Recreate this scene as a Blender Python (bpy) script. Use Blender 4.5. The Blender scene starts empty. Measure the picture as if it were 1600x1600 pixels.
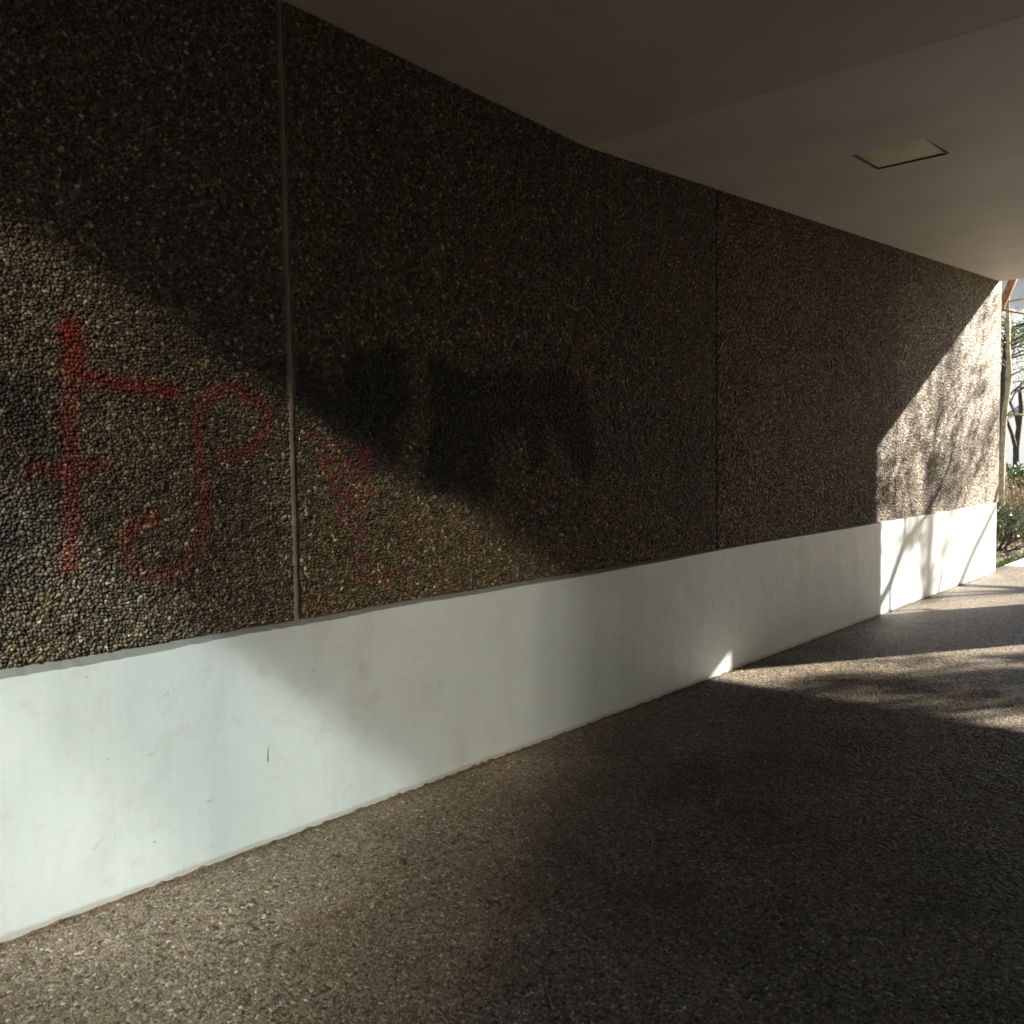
import bpy, math, random
import numpy as np
from mathutils import Vector, Matrix
random.seed(7); rng = np.random.default_rng(11)

# ------------------------------------------------------------------ camera, light, exposure
scene = bpy.context.scene
COL = scene.collection
D = 3.112                       # the wall face is the plane y = D; x runs along the wall, camera at the origin
cam_d = bpy.data.cameras.new('camera'); cam = bpy.data.objects.new('camera', cam_d); COL.objects.link(cam)
cam_d.sensor_width = 56; cam_d.lens = 50.0; cam_d.clip_end = 2000; cam_d.clip_start = 0.05
R = Matrix(((0.6671980579, 0.0540830850, -0.7429143769),
            (-0.7447232274, 0.0279476786, -0.6667880037),
            (-0.0152992200, 0.9981452535, 0.0589235665)))
cam.matrix_world = Matrix.Translation((0, 0, 1.5)) @ R.to_4x4()
cam_d.dof.use_dof = True; cam_d.dof.focus_distance = 4.6; cam_d.dof.aperture_fstop = 7.0
scene.camera = cam

AZ, EL = math.radians(31.5), math.radians(23.4)
SUN = Vector((math.cos(AZ)*math.cos(EL), -math.sin(AZ)*math.cos(EL), math.sin(EL)))
sun_d = bpy.data.lights.new('sun', 'SUN'); sun = bpy.data.objects.new('sun', sun_d); COL.objects.link(sun)
sun_d.energy = 5.0; sun_d.angle = math.radians(0.5); sun_d.color = (1.0, 0.90, 0.78)
sun.rotation_euler = SUN.to_track_quat('Z', 'Y').to_euler(); sun.location = (30, -20, 20)
world = bpy.data.worlds.new('World'); scene.world = world; world.use_nodes = True
wn = world.node_tree; bg = wn.nodes['Background']
sky = wn.nodes.new('ShaderNodeTexSky'); sky.sky_type = 'NISHITA'; sky.sun_disc = False
sky.sun_elevation = EL; sky.sun_rotation = math.radians(90) + AZ
wn.links.new(sky.outputs[0], bg.inputs[0]); bg.inputs[1].default_value = 0.05
scene.view_settings.view_transform = 'Standard'; scene.view_settings.look = 'None'
scene.view_settings.gamma = 1.0; scene.view_settings.use_curve_mapping = False
scene.view_settings.exposure = 2.62
cy = scene.cycles
cy.max_bounces = 8; cy.diffuse_bounces = 5; cy.glossy_bounces = 4; cy.caustics_reflective = True
cy.sample_clamp_indirect = 0.0; cy.use_adaptive_sampling = False
cy.use_guiding = True; cy.use_surface_guiding = True; cy.guiding_training_samples = 96; cy.blur_glossy = 0.0

# ------------------------------------------------------------------ helpers
def link(o, parent=None):
    COL.objects.link(o)
    if parent is not None: o.parent = parent
    return o
def tag(o, label=None, cat=None, group=None, kind=None):
    if label: o['label'] = label
    if cat: o['category'] = cat
    if group: o['group'] = group
    if kind: o['kind'] = kind
    return o
def empty(name, loc, label, cat, group=None):
    o = bpy.data.objects.new(name, None); link(o); o.location = loc
    o.empty_display_size = 0.2
    return tag(o, label, cat, group)
def mesh_obj(name, verts, faces, mat, parent=None, smooth=False):
    """verts in world coordinates; local to the parent Empty's location"""
    me = bpy.data.meshes.new(name)
    if parent is not None:
        L = parent.location; p = parent.parent
        while p is not None: L = L + p.location; p = p.parent
        verts = [(v[0]-L[0], v[1]-L[1], v[2]-L[2]) for v in verts]
    me.from_pydata(verts, [], faces); me.update()
    if smooth: me.polygons.foreach_set('use_smooth', [True]*len(me.polygons))
    me.materials.append(mat)
    return link(bpy.data.objects.new(name, me), parent)
class MB:
    def __init__(s): s.v = []; s.f = []
    def quad(s, a, b, c, d):
        n = len(s.v); s.v += [a, b, c, d]; s.f.append((n, n+1, n+2, n+3)); return s
    def box(s, x0, x1, y0, y1, z0, z1):
        n = len(s.v)
        s.v += [(x0,y0,z0),(x1,y0,z0),(x1,y1,z0),(x0,y1,z0),(x0,y0,z1),(x1,y0,z1),(x1,y1,z1),(x0,y1,z1)]
        s.f += [tuple(n+i for i in q) for q in ((0,3,2,1),(4,5,6,7),(0,1,5,4),(1,2,6,5),(2,3,7,6),(3,0,4,7))]
        return s
    def tube(s, pts, rad, k=7, rough=0.0, cap=True):
        pts = [Vector(p) for p in pts]; n0 = len(s.v); up = Vector((0.31, 0.17, 0.93))
        for i, p in enumerate(pts):
            t = (pts[min(i+1, len(pts)-1)] - pts[max(i-1, 0)]).normalized()
            a = t.cross(up)
            if a.length < 1e-3: a = t.cross(Vector((1, 0, 0)))
            a.normalize(); b = t.cross(a)
            for j in range(k):
                w = 2*math.pi*j/k; r = rad[i]*(1+rough*random.uniform(-1, 1))
                s.v.append(tuple(p + a*(r*math.cos(w)) + b*(r*math.sin(w))))
        for i in range(len(pts)-1):
            for j in range(k):
                q = n0+i*k
                s.f.append((q+j, q+(j+1) % k, q+k+(j+1) % k, q+k+j))
        if cap:
            s.f.append(tuple(n0+j for j in reversed(range(k))))
            s.f.append(tuple(n0+(len(pts)-1)*k+j for j in range(k)))
        return s
    def leaf(s, p, d, size, wid=0.45, fold=0.25):
        """a small four-sided leaf, folded on its midrib"""
        d = d.normalized(); a = d.cross(Vector((random.uniform(-1,1), random.uniform(-1,1), random.uniform(-1,1))))
        if a.length < 1e-3: return s
        a.normalize(); c = d.cross(a); n = len(s.v)
        m = p + d*size*0.5
        s.v += [tuple(p), tuple(m+a*size*wid*0.5+c*size*fold*0.3), tuple(p+d*size), tuple(m-a*size*wid*0.5+c*size*fold*0.3)]
        s.f += [(n, n+1, n+2), (n, n+2, n+3)]
        return s
    def build(s, name, mat, parent=None, smooth=False): return mesh_obj(name, s.v, s.f, mat, parent, smooth)

# ------------------------------------------------------------------ material helpers
def new_mat(name):
    m = bpy.data.materials.new(name); m.use_nodes = True
    nt = m.node_tree; b = nt.nodes['Principled BSDF']
    return m, nt, b
def N(nt, typ, **kw):
    n = nt.nodes.new(typ)
    for k, v in kw.items(): setattr(n, k, v)
    return n
def coord(nt, scale=(1, 1, 1)):
    g = N(nt, 'ShaderNodeNewGeometry'); mp = N(nt, 'ShaderNodeMapping'); mp.inputs['Scale'].default_value = scale
    nt.links.new(g.outputs['Position'], mp.inputs['Vector']); return mp.outputs[0]
def noise(nt, vec, scale, detail=4, rough=0.55):
    n = N(nt, 'ShaderNodeTexNoise'); n.inputs['Scale'].default_value = scale
    n.inputs['Detail'].default_value = detail; n.inputs['Roughness'].default_value = rough
    nt.links.new(vec, n.inputs['Vector']); return n.outputs['Fac']
def ramp(nt, fac, stops, interp='LINEAR'):
    r = N(nt, 'ShaderNodeValToRGB'); r.color_ramp.interpolation = interp
    e = r.color_ramp.elements
    while len(e) < len(stops): e.new(0.5)
    for i, (p, c) in enumerate(stops):
        e[i].position = p; e[i].color = (c, c, c, 1) if isinstance(c, (int, float)) else (*c, 1)
    nt.links.new(fac, r.inputs[0]); return r.outputs[0]
def mix(nt, fac, a, b, mode='MIX'):
    m = N(nt, 'ShaderNodeMix', data_type='RGBA', blend_type=mode)
    for sock, v in ((m.inputs[0], fac), (m.inputs[6], a), (m.inputs[7], b)):
        if isinstance(v, bpy.types.NodeSocket): nt.links.new(v, sock)
        elif isinstance(v, (int, float)): sock.default_value = v if sock == m.inputs[0] else (v, v, v, 1)
        else: sock.default_value = (*v, 1)
    return m.outputs[2]
def math_(nt, op, a, b=None, c=None):
    m = N(nt, 'ShaderNodeMath', operation=op)
    for i, v in enumerate((a, b, c)):
        if v is None: continue
        if isinstance(v, bpy.types.NodeSocket): nt.links.new(v, m.inputs[i])
        else: m.inputs[i].default_value = v
    return m.outputs[0]
def bump(nt, b, h, dist, strength=1.0):
    n = N(nt, 'ShaderNodeBump'); n.inputs['Distance'].default_value = dist; n.inputs['Strength'].default_value = strength
    nt.links.new(h, n.inputs['Height']); nt.links.new(n.outputs[0], b.inputs['Normal'])
def simple(name, col, rough=0.7, nscale=8, var=0.25, bdist=0.0, bscale=40, spec=0.3):
    m, nt, b = new_mat(name); v = coord(nt)
    f = noise(nt, v, nscale)
    c = ramp(nt, f, [(0.3, tuple(x*(1-var) for x in col)), (0.7, tuple(min(1, x*(1+var)) for x in col))])
    nt.links.new(c, b.inputs['Base Color']); b.inputs['Roughness'].default_value = rough
    b.inputs['Specular IOR Level'].default_value = spec
    if bdist: bump(nt, b, noise(nt, v, bscale), bdist)
    return m

# pebble-dash wall: colour comes from the pebbles laid out below (one colour per pebble)
def mat_pebble():
    m, nt, b = new_mat('exposed_pebbles')
    a = N(nt, 'ShaderNodeVertexColor'); a.layer_name = 'pebble'
    v = coord(nt)
    f = noise(nt, v, 1.1, 5, 0.6)
    stain = ramp(nt, f, [(0.30, 0.72), (0.65, 1.12)])
    c = mix(nt, 1.0, a.outputs[0], stain, 'MULTIPLY')
    fine = ramp(nt, noise(nt, v, 260, 2), [(0.3, 0.82), (0.7, 1.15)])
    c = mix(nt, 1.0, c, fine, 'MULTIPLY')
    nt.links.new(c, b.inputs['Base Color']); b.inputs['Roughness'].default_value = 0.62
    b.inputs['Specular IOR Level'].default_value = 0.35
    return m
def mat_pebble_plain():
    m, nt, b = new_mat('exposed_pebbles_plain'); v = coord(nt)
    vo = N(nt, 'ShaderNodeTexVoronoi'); vo.inputs['Scale'].default_value = 58
    nt.links.new(v, vo.inputs['Vector'])
    sep = N(nt, 'ShaderNodeSeparateColor'); nt.links.new(vo.outputs['Color'], sep.inputs[0])
    c = ramp(nt, sep.outputs[0], [(0.0, (.05,.043,.035)), (0.4, (.11,.10,.085)), (0.75, (.16,.13,.09)), (1.0, (.26,.24,.2))])
    nt.links.new(c, b.inputs['Base Color']); b.inputs['Roughness'].default_value = 0.8
    bump(nt, b, math_(nt, 'MULTIPLY', vo.outputs['Distance'], -1.0), 0.012)
    return m
def mat_plinth():
    m, nt, b = new_mat('plinth_paint'); v = coord(nt)
    base = ramp(nt, noise(nt, v, 0.9, 4), [(0.3, (.425,.485,.495)), (0.7, (.475,.53,.54))])
    # vertical rain and dirt streaks
    st = noise(nt, coord(nt, (3.1, 1, 0.35)), 1.0, 7, 0.68)
    base = mix(nt, 1.0, base, ramp(nt, st, [(0.28, 0.87), (0.50, 1.0)]), 'MULTIPLY')
    # scuffs low and blotches
    sc = noise(nt, coord(nt, (1.0, 1, 1.6)), 7.0, 8, 0.72)
    base = mix(nt, ramp(nt, sc, [(0.34, 0.40), (0.46, 0.0)]), base, (.40,.40,.36))
    spk = noise(nt, v, 55, 2, 0.5)
    base = mix(nt, ramp(nt, spk, [(0.205, 0.7), (0.225, 0.0)]), base, (.16,.14,.11))
    gn = N(nt, 'ShaderNodeNewGeometry'); sn = N(nt, 'ShaderNodeSeparateXYZ'); nt.links.new(gn.outputs['Normal'], sn.inputs[0])
    base = mix(nt, ramp(nt, sn.outputs[2], [(0.25, 0.0), (0.55, 0.85)]), base, (.10,.10,.085))   # upward faces darkened: the ledge's shade put into the colour
    # splash dirt just above the pavement
    g = N(nt, 'ShaderNodeSeparateXYZ'); gp = N(nt, 'ShaderNodeNewGeometry'); nt.links.new(gp.outputs['Position'], g.inputs[0])
    zz = math_(nt, 'ADD', g.outputs[2], math_(nt, 'MULTIPLY', noise(nt, v, 22, 6, .8), -0.03))
    base = mix(nt, ramp(nt, zz, [(0.0, 0.45), (0.012, 0.0)]), base, (.20,.17,.13))
    nt.links.new(base, b.inputs['Base Color'])
    b.inputs['Roughness'].default_value = 0.55; b.inputs['Specular IOR Level'].default_value = 0.25
    h = math_(nt, 'ADD', noise(nt, v, 3.5, 3), math_(nt, 'MULTIPLY', noise(nt, v, 130, 3), 0.09))
    bump(nt, b, h, 0.010, 0.8)
    return m
def mat_ceiling():
    m, nt, b = new_mat('soffit_paint'); v = coord(nt)
    f = noise(nt, coord(nt, (2.6, 0.5, 1)), 1.0, 4, 0.5)
    c = ramp(nt, f, [(0.3, (.44,.405,.33)), (0.7, (.50,.47,.395))])
    c = mix(nt, ramp(nt, noise(nt, v, 1.3, 5), [(0.35, 0.35), (0.6, 0.0)]), c, (.36,.30,.23))
    # fine shrinkage cracks across the slab, one of them along the fold
    g = N(nt, 'ShaderNodeSeparateXYZ'); gp = N(nt, 'ShaderNodeNewGeometry'); nt.links.new(gp.outputs['Position'], g.inputs[0])
    xx = math_(nt, 'ADD', g.outputs[0], math_(nt, 'MULTIPLY', noise(nt, v, 1.5, 5), 0.12))
    line = math_(nt, 'ABSOLUTE', math_(nt, 'SUBTRACT', xx, 4.175))
    c = mix(nt, ramp(nt, line, [(0.001, 0.32), (0.005, 0.0)]), c, (.14,.12,.09))
    line = math_(nt, 'ABSOLUTE', math_(nt, 'SUBTRACT', xx, 7.9))
    c = mix(nt, ramp(nt, line, [(0.001, 0.15), (0.006, 0.0)]), c, (.2,.17,.13))
    nt.links.new(c, b.inputs['Base Color']); b.inputs['Roughness'].default_value = 0.6
    bump(nt, b, noise(nt, coord(nt, (14, 2, 1)), 1.0, 5), 0.004, 0.3)
    return m
def mat_floor():
    m, nt, b = new_mat('washed_aggregate_paving'); v = coord(nt)
    dist = N(nt, 'ShaderNodeTexNoise'); dist.inputs['Scale'].default_value = 60
    nt.links.new(v, dist.inputs['Vector'])
    vv = N(nt, 'ShaderNodeVectorMath', operation='MULTIPLY_ADD')
    nt.links.new(dist.outputs['Color'], vv.inputs[0]); vv.inputs[1].default_value = (.012,)*3; nt.links.new(v, vv.inputs[2])
    vo = N(nt, 'ShaderNodeTexVoronoi'); vo.inputs['Scale'].default_value = 98; nt.links.new(vv.outputs[0], vo.inputs['Vector'])
    ve = N(nt, 'ShaderNodeTexVoronoi', feature='DISTANCE_TO_EDGE'); ve.inputs['Scale'].default_value = 98; nt.links.new(vv.outputs[0], ve.inputs['Vector'])
    sep = N(nt, 'ShaderNodeSeparateColor'); nt.links.new(vo.outputs['Color'], sep.inputs[0])
    c = ramp(nt, sep.outputs[0], [(0.0, (.03,.023,.016)), (0.18, (.07,.056,.041)), (0.6, (.115,.095,.071)), (0.88, (.15,.128,.098)), (1.0, (.27,.24,.195))])
    edge = ramp(nt, ve.outputs['Distance'], [(0.03, 1.0), (0.17, 0.0)])
    c = mix(nt, math_(nt, 'MULTIPLY', edge, 0.92), c, (.020,.016,.012))
    pit = noise(nt, v, 75, 3, .6)
    pitm = ramp(nt, pit, [(0.34, 1.0), (0.40, 0.0)])
    c = mix(nt, math_(nt, 'MULTIPLY', pitm, .85), c, (.022,.018,.015))
    st = noise(nt, v, 0.8, 6, .62)
    c = mix(nt, 1.0, c, ramp(nt, st, [(0.32, (.50,.41,.31)), (0.62, (.84,.73,.60))]), 'MULTIPLY')
    stn = noise(nt, coord(nt, (1,1,1)), 4.5, 5, .7)
    c = mix(nt, ramp(nt, stn, [(0.62, 0.0), (0.75, 0.35)]), c, (.13,.075,.045))
    # slab joints: across every 3.4 m (with a fine companion score), one along the walk
    g = N(nt, 'ShaderNodeSeparateXYZ'); gp = N(nt, 'ShaderNodeNewGeometry'); nt.links.new(gp.outputs['Position'], g.inputs[0])
    wob = math_(nt, 'MULTIPLY', noise(nt, v, 3.0, 4), 0.035)
    def jl(axis, off, per):
        t = math_(nt, 'ADD', math_(nt, 'SUBTRACT', g.outputs[axis], off), wob)
        t = math_(nt, 'WRAP', t, per/2, -per/2)
        return math_(nt, 'ABSOLUTE', t)
    j = math_(nt, 'MINIMUM', jl(0, 1.765, 3.75), jl(1, 1.12, 3.6))
    jm = ramp(nt, j, [(0.0015, 1.0), (0.0045, 0.0)])
    j2 = ramp(nt, jl(0, 1.265, 3.75), [(0.001, 1.0), (0.004, 0.0)])
    jj = math_(nt, 'MAXIMUM', jm, math_(nt, 'MULTIPLY', j2, 0.7))
    c = mix(nt, math_(nt, 'MULTIPLY', jj, math_(nt, 'MULTIPLY', noise(nt, v, 2.2, 3), 0.9)), c, (.030,.025,.02))
    # dirt gathered along the foot of the wall
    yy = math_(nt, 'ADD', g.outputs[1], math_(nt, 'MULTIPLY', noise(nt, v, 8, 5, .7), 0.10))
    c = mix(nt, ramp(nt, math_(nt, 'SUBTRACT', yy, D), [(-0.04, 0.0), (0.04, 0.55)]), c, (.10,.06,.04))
    nt.links.new(c, b.inputs['Base Color']); b.inputs['Roughness'].default_value = 0.6
    b.inputs['Specular IOR Level'].default_value = 0.45
    h = math_(nt, 'SUBTRACT', math_(nt, 'MINIMUM', ve.outputs['Distance'], 0.3), math_(nt, 'MULTIPLY', pitm, 0.45))
    h = math_(nt, 'SUBTRACT', h, math_(nt, 'MULTIPLY', jj, 0.35))
    h = math_(nt, 'ADD', h, math_(nt, 'MULTIPLY', sep.outputs[1], 0.30))
    bump(nt, b, h, 0.014, 1.0)
    return m
M_PEB, M_PEBP, M_PLI, M_CEI, M_FLO = mat_pebble(), mat_pebble_plain(), mat_plinth(), mat_ceiling(), mat_floor()
M_CONC = simple('grey_concrete', (.30,.285,.25), .85, 2.5, .2, .01, 60)
M_BRICK = simple('dark_facing', (.07,.06,.05), .8, 2.5, .2)
M_EDGE = simple('edge_concrete', (.34,.32,.28), .85, 5, .25, .006, 80)
M_MARG = simple('edge_margin_render', (.13,.115,.095), .9, 14, .4, .006, 90)
M_SEAL = simple('joint_sealant', (.13,.11,.08), .7, 9, .3, .004, 50)
M_SEALD = simple('dark_joint_sealant', (.045,.036,.026), .8, 9, .3, .004, 50)
M_RUST = simple('crumbling_mortar', (.12,.075,.048), .95, 30, .5, .01, 120)
M_PALE = simple('pale_house_render', (.40,.43,.445), .8, .6, .06, .004, 20)
M_ROOF = simple('dark_roof', (.07,.06,.055), .8, 4, .3)
M_FRAME = simple('white_window_frame', (.6,.6,.58), .5, 4, .1)
M_GLOBEW = simple('white_globe', (.85,.84,.8), .35, 3, .02)
M_METAL = simple('dark_metal', (.05,.05,.05), .5, 6, .2)
M_LENS = simple('light_lens', (.66,.58,.40), .45, 3.2, .22)
M_PAVE = simple('pale_concrete_paving', (.44,.42,.38), .9, 1.5, .18, .01, 90)
M_GROUND = simple('earth', (.13,.10,.075), .95, 1.2, .45, .03, 14)
M_BARKO = simple('orange_bark', (.24,.125,.055), .9, 10, .45, .015, 45)
M_BARKG = simple('pale_bark', (.33,.29,.19), .9, 12, .45, .012, 60)
M_BARKB = simple('dark_bark', (.06,.05,.035), .9, 12, .4, .012, 60)
M_TWIG = simple('dry_twigs', (.21,.165,.085), .9, 14, .45)
M_GRASS = simple('grass_blades', (.07,.14,.03), .7, 6, .4)
M_LITTER = simple('dead_leaves', (.30,.22,.14), .85, 25, .5)
def leaf_mat(name, col, rough=.45, trans=.25, spec=.5):
    m, nt, b = new_mat(name); v = coord(nt)
    c = ramp(nt, noise(nt, v, 5, 3), [(0.3, tuple(x*.6 for x in col)), (0.7, tuple(x*1.5 for x in col))])
    nt.links.new(c, b.inputs['Base Color']); b.inputs['Roughness'].default_value = rough
    b.inputs['Specular IOR Level'].default_value = spec
    t = N(nt, 'ShaderNodeBsdfTranslucent'); nt.links.new(c, t.inputs[0])
    ms = N(nt, 'ShaderNodeMixShader'); ms.inputs[0].default_value = trans
    nt.links.new(b.outputs[0], ms.inputs[1]); nt.links.new(t.outputs[0], ms.inputs[2])
    nt.links.new(ms.outputs[0], nt.nodes['Material Output'].inputs[0]); return m
M_LEAFG = leaf_mat('green_needles', (.07,.11,.035))
M_LEAFD = leaf_mat('dark_hedge_leaves', (.035,.065,.02))
M_LEAFR = leaf_mat('glossy_leaves', (.06,.085,.035), .16, .05, 1.0)
M_LEAFO = leaf_mat('pale_catkins', (.15,.13,.06))
def mat_glass(k=.105, rough=.08, tint=(1,.97,.88)):
    m, nt, b = new_mat('window_glass')
    b.inputs['Metallic'].default_value = 1.0; b.inputs['Base Color'].default_value = (k*tint[0], k*tint[1], k*tint[2], 1)
    b.inputs['Roughness'].default_value = rough
    return m
M_GLASS, M_GLASS2, M_GLASS3 = mat_glass(), mat_glass(.185, .09, (.78,.95,1.0)), mat_glass(.10, .12, (.95,.97,1.0))

# ------------------------------------------------------------------ ground and path
def sheet(name, x0, x1, y0, y1, z, mat, n=1):
    mb = MB(); mb.quad((x0,y0,z),(x1,y0,z),(x1,y1,z),(x0,y1,z)); o = mb.build(name, mat); o['kind'] = 'structure'; return o
sheet('ground', -400, 600, -500, 500, -0.03, M_GROUND)
sheet('path', -40, 13.15, D-8.5, D+0.06, -0.009, M_FLO)
sheet('pavement', 13.16, 60, D-8.5, D+0.06, -0.004, M_PAVE)

# ------------------------------------------------------------------ the pebble wall
def ceil_z(x):   # underside of the overhang: two shallow planes meeting at a fold
    return 3.203 + (4.12-x)*0.0486 if x < 4.12 else 3.203 + (x-4.12)*0.0442
wall = empty('pebble_wall', (6.0, D, 0), 'long dark pebble-dashed wall with red and black graffiti above a painted white base', 'wall')
CW = 0.0128
GX0, GZ0 = -1.6, 0.6
nx, nz = int(14.6/CW), int(3.2/CW)
jit = rng.random((nx, nz, 2)); ang = rng.random((nx, nz))*math.pi
elong = 1.0+0.8*rng.random((nx, nz)); rad = 0.66+0.75*rng.random((nx, nz))
hgt = rng.random((nx, nz)); pick = rng.random((nx, nz)); tone = rng.random((nx, nz))
pal = 0.63*np.array([(.155,.125,.078),(.105,.085,.055),(.055,.044,.032),(.21,.175,.11),(.22,.165,.085),(.09,.085,.072),(.42,.37,.27),(.15,.088,.042)])
cum = np.cumsum([.25,.24,.14,.12,.07,.09,.05,.04])
colt = pal[np.clip(np.searchsorted(cum, pick*cum[-1]), 0, 7)]*(0.58+0.84*tone[..., None])
def worley(x, z):
    ci = np.floor((x-GX0)/CW).astype(int); cj = np.floor((z-GZ0)/CW).astype(int)
    F1 = np.full(x.shape, 9.0); F2 = np.full(x.shape, 9.0); bi = ci.copy(); bj = cj.copy()
    for a in (-1, 0, 1):
        for b in (-1, 0, 1):
            i = np.clip(ci+a, 0, nx-1); j = np.clip(cj+b, 0, nz-1)
            dx = x-(GX0+(i+jit[i, j, 0])*CW); dz = z-(GZ0+(j+jit[i, j, 1])*CW)
            c, s = np.cos(ang[i, j]), np.sin(ang[i, j]); e = elong[i, j]
            u = (dx*c+dz*s)/e**.5; w = (-dx*s+dz*c)*e**.5
            d = np.sqrt(u*u+w*w)/(CW*rad[i, j])
            closer = d < F1
            F2 = np.where(closer, F1, np.minimum(F2, d)); bi = np.where(closer, i, bi); bj = np.where(closer, j, bj)
            F1 = np.where(closer, d, F1)
    return F1, F2, bi, bj
def vnoise(x, z, sc, seed=0):
    r = np.random.default_rng(seed).random((257, 257)); X = x*sc+37.3; Z = z*sc+11.7
    i = np.floor(X).astype(int); j = np.floor(Z).astype(int); fx = X-i; fz = Z-j
    fx = fx*fx*(3-2*fx); fz = fz*fz*(3-2*fz); i %= 256; j %= 256
    return (r[i,j]*(1-fx)+r[i+1,j]*fx)*(1-fz)+(r[i,j+1]*(1-fx)+r[i+1,j+1]*fx)*fz
def fbm(x, z, sc, seed=0): return .5*vnoise(x,z,sc,seed)+.3*vnoise(x,z,sc*2.1,seed+1)+.2*vnoise(x,z,sc*4.3,seed+2)
# sprayed strokes: points on the wall (metres along, metres up), stroke width, strength
RED = [([(1.297,1.945),(1.303,1.882)],.078,1.),([(1.303,1.882),(1.312,1.809)],.066,1.),
 ([(1.312,1.82),(1.347,1.79),(1.432,1.773),(1.557,1.768),(1.652,1.754)],.05,.95),
 ([(1.289,1.85),(1.284,1.682),(1.283,1.513),(1.275,1.344),(1.259,1.164)],.05,.66),
 ([(1.165,1.484),(1.24,1.482),(1.324,1.496),(1.383,1.495)],.045,.7),
 ([(1.847,1.525),(1.943,1.534),(2.031,1.616),(2.042,1.679),(1.993,1.74),(1.898,1.784),(1.816,1.757),(1.749,1.695)],.052,.62),
 ([(1.749,1.695),(1.735,1.578),(1.751,1.46),(1.761,1.317),(1.73,1.201)],.05,.55),
 ([(1.73,1.201),(1.664,1.124),(1.565,1.099),(1.485,1.13),(1.447,1.201),(1.456,1.256)],.062,.40),
 ([(1.456,1.256),(1.503,1.298),(1.562,1.31)],.045,.7)]
BLACK = [([(1.078,1.756),(1.051,1.154)],.13,.8),([(1.076,1.716),(1.188,1.659),(1.175,1.349),(1.091,1.191)],.14,.7),
 ([(1.152,1.719),(1.223,1.556),(1.36,1.339),(1.396,1.162)],.122,.45),([(1.81,1.934),(1.996,1.826),(2.111,1.782)],.12,.6),
 ([(1.928,1.505),(1.836,1.216)],.12,.35),([(2.203,1.837),(2.295,1.764),(2.357,1.686)],.14,.8),
 ([(2.497,1.853),(2.678,1.905),(2.691,1.723),(2.493,1.717),(2.631,1.581)],.136,.95),([(2.444,1.797),(2.455,1.607),(2.629,1.496)],.135,.75),
 ([(2.989,1.85),(3.025,1.672),(2.936,1.433)],.149,.9),([(2.988,1.821),(3.386,1.838),(3.735,1.82)],.125,.9),
 ([(3.201,1.799),(3.218,1.551),(3.191,1.396)],.13,.85),([(3.482,1.843),(3.679,1.685),(3.736,1.888)],.136,.95),
 ([(3.898,1.896),(4.008,1.761),(4.09,1.478)],.138,.85),([(3.789,1.89),(3.892,1.585)],.122,.8),
 ([(3.026,1.702),(3.577,1.683)],.12,.8),([(3.02,1.72),(3.02,1.42)],.14,.8),([(3.22,1.55),(3.28,1.36)],.11,.75),([(3.05,1.62),(3.3,1.6)],.12,.7),([(3.62,1.7),(3.68,1.50)],.11,.8),([(3.5,1.77),(3.95,1.77)],.15,.8),([(3.98,1.7),(4.06,1.5)],.12,.8),([(3.05,1.78),(3.6,1.76)],.15,.7),([(2.36,1.72),(2.55,1.75)],.12,.6),([(2.558,1.553),(2.777,1.437),(3.147,1.397)],.1,.55)]
MAG = [[(2.236,1.878),(2.298,1.855),(2.36,1.78)],[(2.195,1.605),(2.488,1.553),(2.555,1.442)],[(2.288,1.553),(2.348,1.393),(2.48,1.306)],
 [(2.304,1.553),(2.412,1.309),(2.556,1.497),(2.382,1.446)],[(2.347,1.366),(2.552,1.358),(2.488,1.553)],[(2.378,1.311),(2.475,1.141)],
 [(2.48,1.306),(2.508,1.082)],[(2.47,.989),(2.745,.988),(2.726,1.019)],[(2.473,1.086),(2.525,1.053)],
 [(2.27,1.501),(2.333,1.447),(2.484,1.43),(2.54,1.553),(2.479,1.279),(2.377,1.284)],[(2.30,1.48),(2.46,1.50),(2.35,1.40)]]
def stroke(x, z, pts, w, soft):
    best = np.full(x.shape, 9.0)
    for (ax, az), (bx, bz) in zip(pts[:-1], pts[1:]):
        dx, dz = bx-ax, bz-az; t = np.clip(((x-ax)*dx+(z-az)*dz)/(dx*dx+dz*dz+1e-9), 0, 1)
        best = np.minimum(best, np.hypot(x-ax-t*dx, z-az-t*dz))
    return 1/(1+np.exp((best-w/2)/(soft)))
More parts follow.
